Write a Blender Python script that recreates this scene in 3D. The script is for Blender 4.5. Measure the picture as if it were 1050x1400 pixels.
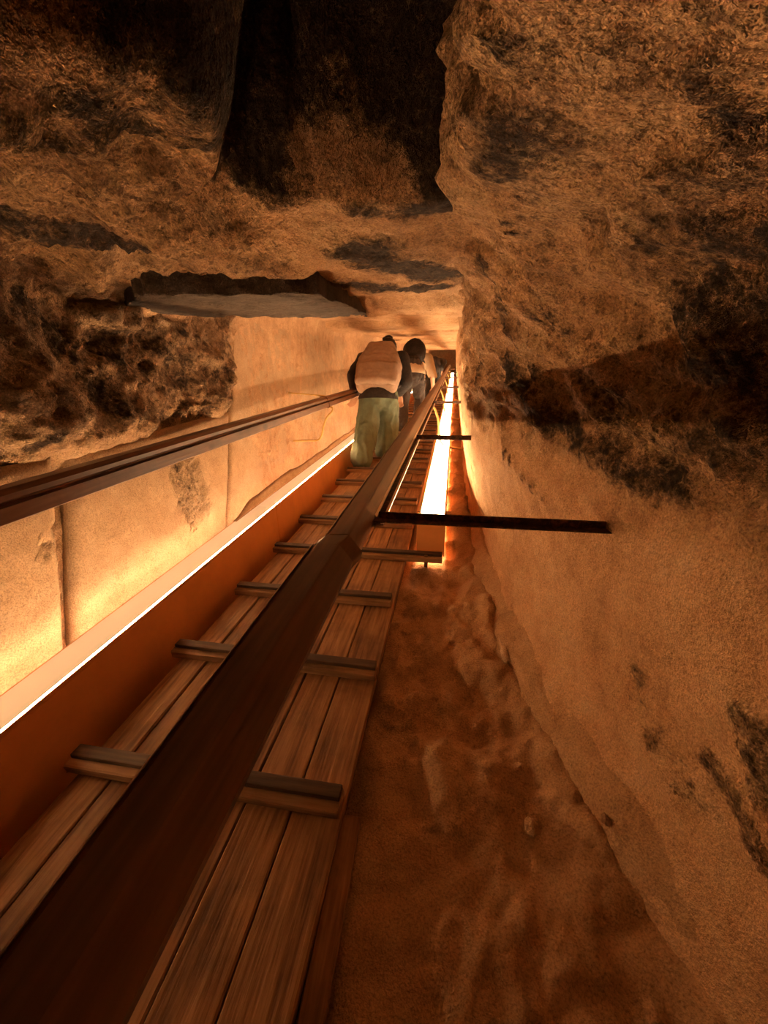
import bpy, bmesh, math, random
import numpy as np
from mathutils import Vector, Matrix, noise

# ------------------------------------------------------------------ clear
for o in list(bpy.data.objects):
    bpy.data.objects.remove(o, do_unlink=True)
scn = bpy.context.scene
col = scn.collection
random.seed(4)

# ------------------------------------------------------------------ camera
# passage frame: x = across the passage, y = up along its floor, z = square to the floor
SLOPE = math.radians(25)
CAMZ = 1.6
F_PX, CX, CY = 530.0, 525.0, 700.0
YAW, PITCH, ROLL = (math.radians(a) for a in (-9.407, 3.052, 3.0))
fw = Vector((math.sin(YAW)*math.cos(PITCH), math.cos(YAW)*math.cos(PITCH), math.sin(PITCH)))
rt = fw.cross(Vector((0, 0, 1))).normalized()
dn = fw.cross(rt)
rt = math.cos(ROLL)*rt - math.sin(ROLL)*dn
dn = fw.cross(rt)
cam_d = bpy.data.cameras.new('camera')
cam_d.sensor_fit = 'VERTICAL'
cam_d.sensor_height = 24.0
cam_d.lens = 24.0*F_PX/1400.0
cam_d.clip_start = 0.01
cam = bpy.data.objects.new('camera', cam_d)
col.objects.link(cam)
M3 = Matrix((rt, -dn, -fw)).transposed()
cam.matrix_world = Matrix.Translation((0, 0, CAMZ)) @ M3.to_4x4()
scn.camera = cam

# ------------------------------------------------------------------ world and exposure
w = bpy.data.worlds.new('world')
scn.world = w
w.use_nodes = True
w.node_tree.nodes['Background'].inputs[0].default_value = (0.30, 0.15, 0.06, 1)
w.node_tree.nodes['Background'].inputs[1].default_value = 0.02
scn.view_settings.view_transform = 'Standard'
scn.view_settings.look = 'None'
scn.view_settings.gamma = 1.0
scn.view_settings.use_curve_mapping = False
scn.view_settings.exposure = 1.85

ADDED_LED_COL = (1.0, 0.57, 0.26)
ADDED_LIP_LED = 150.0
LED_RIGHT = 12.0

# ------------------------------------------------------------------ frames and tags
ROT = Matrix.Rotation(SLOPE, 4, 'X')
BASE = Matrix.Translation((0, 0, CAMZ)) @ ROT        # passage coords -> world
BINV = BASE.inverted()
rtP = np.array(ROT.to_3x3().transposed() @ rt)
dnP = np.array(ROT.to_3x3().transposed() @ dn)
fwP = np.array(ROT.to_3x3().transposed() @ fw)

def to_px(P):
    d = P @ fwP
    d = np.where(d > 0.02, d, np.nan)
    return CX + F_PX*(P @ rtP)/d, CY + F_PX*(P @ dnP)/d, d

def tag(o, label=None, cat=None, group=None, kind=None):
    if label: o['label'] = label
    if cat: o['category'] = cat
    if group: o['group'] = group
    if kind: o['kind'] = kind
    return o

def empty(name, loc=(0, 0, 0), tilted=True):
    o = bpy.data.objects.new(name, None)
    o.empty_display_size = 0.1
    col.objects.link(o)
    o.matrix_world = (BASE @ Matrix.Translation(loc)) if tilted else Matrix.Translation(BASE @ Vector(loc))
    return o

def link(name, me, mat=None, parent=None, loc=(0, 0, 0), rot=None):
    """mesh object; loc is relative to the parent (or to the passage frame when top level)"""
    o = bpy.data.objects.new(name, me)
    col.objects.link(o)
    if mat is not None and len(me.materials) == 0:
        me.materials.append(mat)
    L = Matrix.Translation(loc)
    if rot is not None: L = L @ rot
    if parent is not None:
        o.parent = parent
        o.matrix_local = L
    else:
        o.matrix_world = BASE @ L
    return o

def mesh_of(bm, name='m', smooth=False):
    bmesh.ops.recalc_face_normals(bm, faces=bm.faces)
    me = bpy.data.meshes.new(name)
    bm.to_mesh(me); bm.free()
    if smooth:
        for p in me.polygons: p.use_smooth = True
    return me

def add_box(bm, x0, x1, y0, y1, z0, z1, bevel=0.0, seg=1):
    b = bmesh.new()
    bmesh.ops.create_cube(b, size=1)
    for v in b.verts:
        v.co = Vector((x0+(v.co.x+.5)*(x1-x0), y0+(v.co.y+.5)*(y1-y0), z0+(v.co.z+.5)*(z1-z0)))
    if bevel > 0:
        bmesh.ops.bevel(b, geom=list(b.edges), offset=bevel, segments=seg, affect='EDGES', profile=.6)
    t = bpy.data.meshes.new('t'); b.to_mesh(t); b.free()
    bm.from_mesh(t); bpy.data.meshes.remove(t)

def add_extrude(bm, prof, path):
    """closed profile [(x,z)] swept along path = [(y, dx, dz)]"""
    rings = []
    for (y, dx, dz) in path:
        rings.append([bm.verts.new((x+dx, y, z+dz)) for x, z in prof])
    n = len(prof)
    for a, b in zip(rings, rings[1:]):
        for i in range(n):
            bm.faces.new((a[i], a[(i+1) % n], b[(i+1) % n], b[i]))
    bm.faces.new(rings[0]); bm.faces.new(rings[-1][::-1])

def add_tube(bm, pts, rads, sides=10, caps=True):
    pts = [Vector(p) for p in pts]
    rings = []
    up = None
    for i, p in enumerate(pts):
        d = (pts[min(i+1, len(pts)-1)] - pts[max(i-1, 0)]).normalized()
        if up is None:
            up = Vector((0, 0, 1)) if abs(d.z) < .9 else Vector((1, 0, 0))
        a = d.cross(up).normalized(); up = a.cross(d).normalized()
        r = rads[i] if hasattr(rads, '__len__') else rads
        rings.append([bm.verts.new(p + r*(math.cos(2*math.pi*k/sides)*a + math.sin(2*math.pi*k/sides)*up)) for k in range(sides)])
    for a, b in zip(rings, rings[1:]):
        for k in range(sides):
            bm.faces.new((a[k], a[(k+1) % sides], b[(k+1) % sides], b[k]))
    if caps:
        bm.faces.new(rings[0][::-1]); bm.faces.new(rings[-1])

def spline(pts, n=8):
    P = [Vector(p) for p in pts]; out = []
    for i in range(len(P)-1):
        p0, p1, p2, p3 = P[max(i-1, 0)], P[i], P[i+1], P[min(i+2, len(P)-1)]
        for k in range(n):
            t = k/n
            out.append(.5*((2*p1)+(-p0+p2)*t+(2*p0-5*p1+4*p2-p3)*t*t+(-p0+3*p1-3*p2+p3)*t**3))
    out.append(P[-1])
    return out

# ------------------------------------------------------------------ materials
class NT:
    def __init__(s, name):
        s.m = bpy.data.materials.new(name); s.m.use_nodes = True
        s.t = s.m.node_tree; s.b = s.t.nodes['Principled BSDF']
    def n(s, typ, **kw):
        nd = s.t.nodes.new(typ)
        for k, v in kw.items(): setattr(nd, k, v)
        return nd
    def l(s, a, b): s.t.links.new(a, b)
    def noise(s, vec, scale, detail=6, rough=.6, dist=0.0):
        n = s.n('ShaderNodeTexNoise')
        n.inputs['Scale'].default_value = scale; n.inputs['Detail'].default_value = detail
        n.inputs['Roughness'].default_value = rough; n.inputs['Distortion'].default_value = dist
        if vec is not None: s.l(vec, n.inputs['Vector'])
        return n.outputs['Fac']
    def ramp(s, fac, stops):
        r = s.n('ShaderNodeValToRGB'); e = r.color_ramp.elements
        while len(e) < len(stops): e.new(.5)
        for el, (p, c) in zip(e, stops):
            el.position = p; el.color = (*c, 1) if len(c) == 3 else c
        s.l(fac, r.inputs['Fac']); return r.outputs['Color']
    def math(s, op, a, b=None, clamp=False):
        m = s.n('ShaderNodeMath', operation=op, use_clamp=clamp)
        for i, v in enumerate((a, b)):
            if v is None: continue
            if isinstance(v, (int, float)): m.inputs[i].default_value = v
            else: s.l(v, m.inputs[i])
        return m.outputs[0]
    def mix(s, fac, a, b, mode='MIX'):
        m = s.n('ShaderNodeMix', data_type='RGBA', blend_type=mode)
        if isinstance(fac, (int, float)): m.inputs[0].default_value = fac
        else: s.l(fac, m.inputs[0])
        for sock, v in ((m.inputs[6], a), (m.inputs[7], b)):
            if isinstance(v, tuple): sock.default_value = (*v, 1)
            else: s.l(v, sock)
        return m.outputs[2]
    def bump(s, h, dist, strength=1.0, prev=None):
        b = s.n('ShaderNodeBump'); b.inputs['Strength'].default_value = strength
        b.inputs['Distance'].default_value = dist
        s.l(h, b.inputs['Height'])
        if prev is not None: s.l(prev, b.inputs['Normal'])
        return b.outputs['Normal']
    def coord(s, scale=(1, 1, 1), rnd=False):
        c = s.n('ShaderNodeTexCoord'); out = c.outputs['Object']
        if rnd:
            oi = s.n('ShaderNodeObjectInfo')
            a = s.n('ShaderNodeVectorMath', operation='SCALE'); s.l(oi.outputs['Random'], a.inputs['Scale'])
            a.inputs[0].default_value = (13.1, 31.7, 7.7)
            ad = s.n('ShaderNodeVectorMath', operation='ADD'); s.l(out, ad.inputs[0]); s.l(a.outputs[0], ad.inputs[1])
            out = ad.outputs[0]
        m = s.n('ShaderNodeMapping'); m.inputs['Scale'].default_value = scale
        s.l(out, m.inputs['Vector']); return m.outputs[0]

def mat_rock(name, c_lo, c_mid, c_hi, soot=(.035, .021, .013), rough=.92, bump=1.0, streak=(1, 1, 1)):
    s = NT(name); v = s.coord(streak)
    big = s.noise(v, 2.4, 4, .62, .2)
    med = s.noise(v, 13, 6, .70, .1)
    fine = s.noise(v, 80, 4, .7, .1)
    at = s.n('ShaderNodeAttribute', attribute_name='soot')
    rg = s.n('ShaderNodeAttribute', attribute_name='rough')
    f = s.math('ADD', s.math('MULTIPLY', big, .42), s.math('ADD', s.math('MULTIPLY', med, .40), s.math('MULTIPLY', fine, .18)))
    c = s.ramp(f, [(.37, c_lo), (.5, c_mid), (.62, c_hi)])
    # natural brown patina that gathers on raw, unworked rock
    pat = s.math('ADD', s.math('MULTIPLY', s.noise(v, 6, 7, .76, .15), 1.0), s.math('MULTIPLY', s.math('SUBTRACT', rg.outputs['Fac'], .8), .22))
    pm = s.n('ShaderNodeMapRange', interpolation_type='SMOOTHSTEP'); s.l(pat, pm.inputs[0])
    pm.inputs[1].default_value = .50; pm.inputs[2].default_value = .68
    c = s.mix(s.math('MULTIPLY', pm.outputs[0], .72), c, tuple(q*.38 for q in c_lo))
    gr = s.noise(v, 210, 2, .75)
    c = s.mix(1.0, c, s.ramp(gr, [(.30, (.62, .62, .62)), (.5, (1, 1, 1)), (.70, (1.28, 1.25, 1.2))]), 'MULTIPLY')
    pit = s.math('ADD', s.noise(v, 42, 5, .72, .1), s.math('MULTIPLY', s.math('SUBTRACT', rg.outputs['Fac'], .9), .16))
    pk = s.n('ShaderNodeMapRange', interpolation_type='SMOOTHSTEP'); s.l(pit, pk.inputs[0])
    pk.inputs[1].default_value = .54; pk.inputs[2].default_value = .63
    c = s.mix(s.math('MULTIPLY', pk.outputs[0], .6), c, tuple(q*.30 for q in c_lo))
    sp = s.noise(v, 14, 6, .76, .15)
    sp2 = s.noise(v, 48, 4, .74, .1)
    sp3 = s.noise(v, 4.5, 4, .6, .5)
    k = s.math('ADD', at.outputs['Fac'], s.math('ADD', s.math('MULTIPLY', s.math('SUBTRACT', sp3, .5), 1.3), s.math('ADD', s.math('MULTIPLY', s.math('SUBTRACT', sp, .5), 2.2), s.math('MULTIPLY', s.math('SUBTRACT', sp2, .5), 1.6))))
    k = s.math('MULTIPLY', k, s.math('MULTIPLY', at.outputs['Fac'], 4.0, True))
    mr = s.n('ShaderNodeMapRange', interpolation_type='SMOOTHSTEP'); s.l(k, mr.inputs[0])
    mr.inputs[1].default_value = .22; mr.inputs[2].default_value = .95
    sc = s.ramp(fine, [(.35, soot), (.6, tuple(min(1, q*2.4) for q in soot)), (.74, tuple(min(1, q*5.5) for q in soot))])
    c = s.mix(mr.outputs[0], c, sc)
    s.l(c, s.b.inputs['Base Color'])
    s.b.inputs['Roughness'].default_value = rough
    s.b.inputs['Specular IOR Level'].default_value = .25
    vor = s.n('ShaderNodeTexVoronoi', feature='F1'); vor.inputs['Scale'].default_value = 30
    vv = s.n('ShaderNodeVectorMath', operation='ADD'); s.l(v, vv.inputs[0])
    nz = s.n('ShaderNodeTexNoise'); nz.inputs['Scale'].default_value = 20; s.l(v, nz.inputs['Vector'])
    ns = s.n('ShaderNodeVectorMath', operation='SCALE'); s.l(nz.outputs['Color'], ns.inputs[0]); ns.inputs['Scale'].default_value = .05
    s.l(ns.outputs[0], vv.inputs[1]); s.l(vv.outputs[0], vor.inputs['Vector'])
    amp = s.math('ADD', .12, s.math('ADD', s.math('MULTIPLY', rg.outputs['Fac'], .75), s.math('MULTIPLY', mr.outputs[0], .7)))
    h = s.math('ADD', s.math('SUBTRACT', s.math('MULTIPLY', fine, .6), s.math('MULTIPLY', pk.outputs[0], .25)), s.math('ADD', s.math('MULTIPLY', med, 1.25), s.math('MULTIPLY', vor.outputs['Distance'], .55)))
    nrm = s.bump(s.math('MULTIPLY', h, amp), .05*bump, .9)
    fn2 = s.noise(v, 260, 1, .6)
    nrm = s.bump(fn2, .005*bump, .8, nrm)
    s.l(nrm, s.b.inputs['Normal'])
    return s.m

def mat_wood(name, dark, mid, light, axis='Y', rough=.6, grain=1.0, tint=.25, spec=.3, bump=.004):
    s = NT(name)
    sc = {'Y': (14, .9, 14), 'X': (.9, 14, 14)}[axis]
    v = s.coord(sc, True)
    g = s.noise(v, 2.2*grain, 6, .6, .8)
    wv = s.n('ShaderNodeTexNoise'); wv.inputs['Scale'].default_value = 7*grain; wv.inputs['Detail'].default_value = 4
    s.l(v, wv.inputs['Vector'])
    v2 = s.coord((1, 1, 1), True)
    dirt = s.noise(v2, 5, 5, .65, .3)
    f = s.math('ADD', s.math('MULTIPLY', g, .55), s.math('MULTIPLY', wv.outputs['Fac'], .45))
    c = s.ramp(f, [(.33, dark), (.5, mid), (.66, light)])
    c = s.mix(s.math('MULTIPLY', s.math('SUBTRACT', dirt, .45, True), 2.2, True), c, tuple(q*.45 for q in dark))
    vk = s.n('ShaderNodeTexVoronoi'); vk.inputs['Scale'].default_value = 1.0
    s.l(s.coord((5, 2.4, 5) if axis == 'Y' else (2.4, 5, 5), True), vk.inputs['Vector'])
    kn = s.n('ShaderNodeMapRange', interpolation_type='SMOOTHSTEP'); s.l(vk.outputs['Distance'], kn.inputs[0])
    kn.inputs[1].default_value = .10; kn.inputs[2].default_value = .05
    c = s.mix(s.math('MULTIPLY', kn.outputs[0], .75), c, tuple(q*.35 for q in dark))
    oi = s.n('ShaderNodeObjectInfo')
    tn = s.math('ADD', 1-tint/2, s.math('MULTIPLY', oi.outputs['Random'], tint))
    cc = s.n('ShaderNodeVectorMath', operation='SCALE'); s.l(c, cc.inputs[0]); s.l(tn, cc.inputs['Scale'])
    s.l(cc.outputs[0], s.b.inputs['Base Color'])
    s.b.inputs['Roughness'].default_value = rough
    s.b.inputs['Specular IOR Level'].default_value = spec
    s.l(s.bump(f, bump, .7), s.b.inputs['Normal'])
    return s.m

def mat_plain(name, c, rough=.6, metal=0.0, var=.2, scale=20, bump=.0, spec=.4, rust=None, weave=None):
    s = NT(name); v = s.coord((1, 1, 1), True)
    n = s.noise(v, scale, 6, .65, .2)
    lo = tuple(q*(1-var) for q in c); hi = tuple(min(1, q*(1+var)) for q in c)
    cc = s.ramp(n, [(.35, lo), (.65, hi)])
    if rust:
        r = s.noise(v, scale*1.7, 8, .7, .4)
        cc = s.mix(s.math('MULTIPLY', s.math('SUBTRACT', r, .48, True), 6, True), cc, rust)
    s.l(cc, s.b.inputs['Base Color'])
    s.b.inputs['Roughness'].default_value = rough; s.b.inputs['Metallic'].default_value = metal
    s.b.inputs['Specular IOR Level'].default_value = spec
    if bump: s.l(s.bump(n, bump, .8), s.b.inputs['Normal'])
    return s.m

def mat_emit(name, c, strength):
    s = NT(name)
    s.b.inputs['Base Color'].default_value = (.8, .8, .8, 1)
    s.b.inputs['Emission Color'].default_value = (*c, 1)
    v = s.coord((1, 1, 1))
    n = s.noise(v, 3, 2, .5)
    s.l(s.math('MULTIPLY', s.math('ADD', .8, s.math('MULTIPLY', n, .4)), strength), s.b.inputs['Emission Strength'])
    return s.m

M = {}
M['rock_left'] = mat_rock('rock_left', (.31, .175, .09), (.47, .295, .165), (.58, .39, .235))
M['rock_right'] = mat_rock('rock_right', (.41, .215, .10), (.57, .335, .17), (.65, .42, .235))
M['rock_ceiling'] = mat_rock('rock_ceiling', (.30, .16, .075), (.49, .285, .145), (.61, .39, .215), bump=1.2)
M['stone'] = mat_rock('dressed_limestone', (.33, .215, .125), (.42, .285, .17), (.48, .345, .22), bump=.55)
M['mortar'] = mat_rock('brown_mortar', (.22, .12, .06), (.30, .17, .09), (.36, .22, .13), bump=.6)
M['sand'] = mat_rock('sand', (.33, .18, .085), (.44, .26, .13), (.52, .33, .18), bump=.7, rough=.97)
M['slab'] = mat_rock('sooty_slab', (.035, .024, .017), (.065, .045, .032), (.12, .085, .06), bump=.9, rough=.7)
M['plank'] = mat_wood('ramp_plank', (.11, .048, .018), (.30, .15, .06), (.42, .23, .10), bump=.007)
M['cleat'] = mat_wood('cleat_wood', (.14, .065, .027), (.29, .155, .068), (.40, .235, .115), axis='X', bump=.006)
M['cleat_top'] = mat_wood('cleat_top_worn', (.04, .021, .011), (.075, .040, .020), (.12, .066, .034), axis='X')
M['rail'] = mat_wood('varnished_rail', (.085, .030, .010), (.15, .056, .019), (.21, .086, .031), rough=.34, tint=.1, spec=.5, bump=.0015)
M['trough'] = mat_plain('trough_paint', (.70, .30, .09), .45, 0, .12, 3)
M['lid'] = mat_plain('trough_lid', (.62, .45, .29), .32, 0, .08, 6, spec=.6)
M['iron'] = mat_plain('dark_iron', (.07, .04, .025), .6, .5, .4, 30, .002, rust=(.30, .12, .04))
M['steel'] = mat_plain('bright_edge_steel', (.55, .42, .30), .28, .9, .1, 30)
M['yellow'] = mat_plain('yellow_paint', (.52, .33, .10), .45, 0, .15, 20)
M['led'] = mat_emit('led_strip_light', ADDED_LED_COL, ADDED_LIP_LED)  # light line added on the left trough lip to brighten the right wall
M['diffuser'] = mat_emit('led_diffuser_light', (1.0, .68, .38), LED_RIGHT)
M['led_back'] = mat_emit('led_wall_wash_light', (1.0, .70, .42), 14.0)
M['lid_glow'] = mat_emit('translucent_lid_light', (1.0, .58, .28), .13)  # glow added to the opaque lid for its lit tone and extra light
M['line'] = mat_emit('led_edge_light', (1.0, .72, .45), 1.6)

# ------------------------------------------------------------------ rock surfaces
def sstep(a, b, x):
    t = np.clip((x-a)/(b-a), 0, 1); return t*t*(3-2*t)

def vgrid(v0, v1, near=.008, ratio=.008):
    out = []; v = v0
    while v < v1:
        out.append(v)
        v += .09 if v < 0.12 else max(near, ratio*v)
    out.append(v1)
    return np.array(out)

def fbm(P, scale, octv=5, off=0.0, H=.9):
    out = np.empty(len(P))
    for i, p in enumerate(P):
        out[i] = noise.fractal(Vector((p[0]*scale+off, p[1]*scale-off, p[2]*scale+2*off)), H, 2.1, octv)
    return out

def ridged(P, scale, octv=4, off=0.0):
    out = np.empty(len(P))
    for i, p in enumerate(P):
        out[i] = noise.ridged_multi_fractal(Vector((p[0]*scale+off, p[1]*scale+off, p[2]*scale)), .9, 2.1, octv, 1.0, 2.0)
    return out

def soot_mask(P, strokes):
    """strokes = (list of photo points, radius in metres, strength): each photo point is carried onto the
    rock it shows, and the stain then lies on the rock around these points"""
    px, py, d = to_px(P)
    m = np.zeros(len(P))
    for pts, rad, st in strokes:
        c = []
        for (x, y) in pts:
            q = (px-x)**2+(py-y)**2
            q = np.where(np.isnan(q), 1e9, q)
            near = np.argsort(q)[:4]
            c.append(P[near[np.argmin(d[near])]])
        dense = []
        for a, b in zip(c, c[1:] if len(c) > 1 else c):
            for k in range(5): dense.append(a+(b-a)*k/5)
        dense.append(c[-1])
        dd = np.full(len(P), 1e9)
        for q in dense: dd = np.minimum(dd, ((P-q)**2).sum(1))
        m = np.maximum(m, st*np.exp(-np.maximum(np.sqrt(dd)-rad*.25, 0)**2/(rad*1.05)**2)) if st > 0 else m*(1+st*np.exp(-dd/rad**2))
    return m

def surface(name, Pgrid, mat, soot=None, parent=None, kind=None, flip=False, rough=None):
    a, b, _ = Pgrid.shape
    idx = np.arange(a*b).reshape(a, b)
    f = np.stack([idx[:-1, :-1], idx[1:, :-1], idx[1:, 1:], idx[:-1, 1:]], -1).reshape(-1, 4)
    if flip: f = f[:, ::-1]
    me = bpy.data.meshes.new(name)
    me.vertices.add(a*b); me.vertices.foreach_set('co', Pgrid.reshape(-1).astype(np.float32))
    nf = len(f)
    me.loops.add(nf*4); me.loops.foreach_set('vertex_index', f.reshape(-1).astype(np.int32))
    me.polygons.add(nf)
    me.polygons.foreach_set('loop_start', np.arange(0, nf*4, 4, dtype=np.int32))
    me.polygons.foreach_set('loop_total', np.full(nf, 4, dtype=np.int32))
    me.update(calc_edges=True)
    me.polygons.foreach_set('use_smooth', np.ones(nf, dtype=bool))
    at = me.attributes.new('soot', 'FLOAT', 'POINT')
    at.data.foreach_set('value', (soot if soot is not None else np.zeros(a*b)).astype(np.float32))
    at = me.attributes.new('rough', 'FLOAT', 'POINT')
    at.data.foreach_set('value', (rough if rough is not None else np.full(a*b, .3)).astype(np.float32))
    o = link(name, me, mat, parent)
    if kind: o['kind'] = kind
    return o

VEND = 24.0
VBACK = -3.6
# --- right wall: profile stations (v; then u at each height n)
RN = np.array([-1.25, -1.06, -.95, -.90, -.70, -.36, -.20, -.05, .08, .17, .245, .30, .42, .62])
RS = {
    VBACK: (.62, .58, .60, .60, .58, .52, .50, .46, .42, .30, .02, -.02, .0, .05),
    .30: (.56, .49, .545, .56, .55, .50, .47, .45, .41, .27, -.015, -.03, .0, .05),
    .56: (.45, .385, .445, .475, .475, .43, .44, .42, .36, .22, -.01, -.02, .0, .05),
    .87: (.35, .285, .365, .39, .405, .365, .38, .35, .27, .14, .00, -.01, .0, .05),
    1.25: (.25, .185, .275, .295, .30, .24, .27, .20, .13, .06, .01, .0, .0, .05),
    1.9: (.18, .13, .20, .205, .15, .09, .09, .08, .055, .035, .02, .01, .0, .0),
    2.6: (.13, .13, .15, .15, .11, .075, .07, .06, .05, .035, .02, .01, .0, .0),
    4.0: (.12, .12, .125, .12, .10, .065, .06, .055, .05, .045, .04, .03, .0, .0),
    VEND: (.12, .12, .12, .12, .10, .075, .07, .065, .06, .055, .05, .04, .0, .0)}
def interp_profile(st, nn, v, n):
    ks = sorted(st); tab = np.array([st[k] for k in ks])
    from_n = np.array([[np.interp(q, nn, row) for q in n] for row in tab])      # stations x n
    out = np.empty((len(n), len(v)))
    for i in range(len(n)):
        out[i] = np.interp(v, ks, from_n[:, i])
    return out
def blur(a, k, axis):
    ker = np.hanning(2*k+3)[1:-1]; ker /= ker.sum()
    pad = [(0, 0), (0, 0)]; pad[axis] = (k, k)
    ap = np.pad(a, pad, mode='edge')
    return np.apply_along_axis(lambda r: np.convolve(r, ker, mode='valid'), axis, ap)

def build_right():
    v = vgrid(VBACK, VEND)
    n = np.linspace(-1.25, .62, 235)
    u = interp_profile(RS, RN, v, n)
    u = blur(blur(u, 4, 0), 26, 1)
    P = np.stack([u, np.broadcast_to(v, u.shape), np.broadcast_to(n[:, None], u.shape)], -1).reshape(-1, 3).copy()
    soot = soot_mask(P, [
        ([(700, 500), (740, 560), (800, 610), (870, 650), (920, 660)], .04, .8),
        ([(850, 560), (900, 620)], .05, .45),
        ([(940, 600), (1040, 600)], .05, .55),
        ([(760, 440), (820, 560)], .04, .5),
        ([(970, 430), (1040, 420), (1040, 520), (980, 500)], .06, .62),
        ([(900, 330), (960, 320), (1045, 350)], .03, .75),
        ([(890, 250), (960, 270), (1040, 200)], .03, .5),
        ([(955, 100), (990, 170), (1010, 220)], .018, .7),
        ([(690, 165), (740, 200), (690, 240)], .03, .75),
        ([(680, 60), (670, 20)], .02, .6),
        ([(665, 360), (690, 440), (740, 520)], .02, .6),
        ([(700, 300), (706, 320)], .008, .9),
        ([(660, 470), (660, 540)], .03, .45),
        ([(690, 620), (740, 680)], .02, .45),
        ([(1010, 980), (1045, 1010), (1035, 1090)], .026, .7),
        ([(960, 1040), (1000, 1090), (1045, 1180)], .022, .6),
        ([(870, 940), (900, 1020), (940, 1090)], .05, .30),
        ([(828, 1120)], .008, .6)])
    v_ = P[:, 1]; n_ = P[:, 2]
    upper = sstep(-.33, -.18, n_)
    near = 1-.6*sstep(1.5, 4, v_)
    rough = (.25+.75*upper)*near
    d = fbm(P, 2.6, 4, 3.1)*.030*rough
    d += fbm(P*np.array([1, 1, 1]), 9, 6, 7.7)*.022*(.25+upper)*near
    d += (ridged(P, 5.0, 5, 1.3)-1.0)*.022*upper*near
    d -= soot*(.012+.016*np.abs(fbm(P, 24, 4, 2.2)))*near
    # long tool marks on the lower dressed face
    d += fbm(P*np.array([1, .25, 1.0]), 14, 3, 9.9)*.006*(1-upper)
    # slanting gouges in the upper rock
    px, py, _ = to_px(P)
    P[:, 0] += d
    P[:, 2] += fbm(P, 6, 3, 5.5)*.010*upper*near
    return surface('wall_right', P.reshape(len(n), len(v), 3), M['rock_right'], np.maximum(soot, 0), kind='structure', rough=np.clip(.12+.75*upper*near, 0, 1))
wall_right = build_right()

# --- ceiling
def ceil_h(u, v):
    vs = 2.42+.45*np.minimum(u, 0)                 # far edge of the low slab
    far = .36+.02*np.sin(v*2.3)
    lowl = .235
    left = .27-.02*sstep(.5, 1.2, v)
    cav = sstep(-.40, -.28, u+.10*np.sin(v*9))*(1-sstep(.74, .88, v+.25*np.maximum(-.12-u, 0)))
    mid = .262-.030*sstep(.95, 1.12, v)+.022*sstep(1.15, 1.22, v)-.045*sstep(1.90, 2.05, v+.1*u)
    lr = sstep(-.52, -.40, u+.12*(v-1.2))          # 0 = rough left rock, 1 = flat sooty middle
    h = left*(1-lr)+mid*lr
    h = h+cav*.27
    slab = sstep(1.27, 1.31, v)*(1-sstep(-.50, -.44, u))
    h = h-slab*.005
    h = h*(1-sstep(vs-.015, vs+.03, v))+far*sstep(vs-.015, vs+.03, v)
    # later lintels further up
    for k, vv in enumerate((4.3, 6.0, 8.2, 11.0)):
        h = h-.05*sstep(vv-.05, vv+.02, v)*(1-sstep(vv+.7, vv+.75, v))
    h = h-.10*sstep(-1.10, -1.40, u)*(1-sstep(2.2, 2.6, v))
    return h, cav, lr, slab

def build_ceiling():
    v = vgrid(VBACK, VEND, .009, .009)
    u = np.linspace(-1.62, .14, 200)
    U, V = np.meshgrid(u, v, indexing='ij')
    h, cav, lr, slab = ceil_h(U, V)
    P = np.stack([U, V, h], -1).reshape(-1, 3).copy()
    cav = cav.reshape(-1); lr = lr.reshape(-1); slab = slab.reshape(-1)
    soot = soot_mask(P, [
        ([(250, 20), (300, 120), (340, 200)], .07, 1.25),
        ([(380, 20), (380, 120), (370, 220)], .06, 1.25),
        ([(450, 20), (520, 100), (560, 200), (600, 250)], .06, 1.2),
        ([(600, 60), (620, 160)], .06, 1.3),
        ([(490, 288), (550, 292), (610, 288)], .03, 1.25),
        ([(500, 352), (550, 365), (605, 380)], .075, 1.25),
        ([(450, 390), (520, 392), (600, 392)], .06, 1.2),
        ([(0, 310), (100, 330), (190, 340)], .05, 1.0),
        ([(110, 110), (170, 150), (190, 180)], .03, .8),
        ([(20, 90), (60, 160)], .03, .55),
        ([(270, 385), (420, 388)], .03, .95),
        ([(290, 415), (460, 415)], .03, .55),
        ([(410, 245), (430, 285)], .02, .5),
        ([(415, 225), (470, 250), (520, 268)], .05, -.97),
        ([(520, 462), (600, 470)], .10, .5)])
    v_ = P[:, 1]
    near = 1-.6*sstep(1.8, 4, v_)
    rl = (1-.75*lr*(1-cav))*(1-.7*slab)
    d = fbm(P, 3.2, 4, 11.1)*.045*rl*near
    d += (ridged(P*np.array([1, 1.0, 1]), 4.5, 4, 6.6)-1.0)*.034*rl*near
    d += fbm(P, 16, 5, 2.9)*.016*(.4+rl)*near
    d -= .03*cav*np.abs(fbm(P, 7, 3, 4.2))
    # crack between the two black blocks over the camera
    cu = -.235+.03*np.sin(v_*14)
    d += .10*cav*np.exp(-((P[:, 0]-cu)/.012)**2)
    P[:, 2] += d
    return surface('ceiling', P.reshape(len(u), len(v), 3), M['rock_ceiling'], soot, kind='structure', flip=True, rough=np.clip(.25+.75*rl, 0, 1))
ceiling = build_ceiling()

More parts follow.
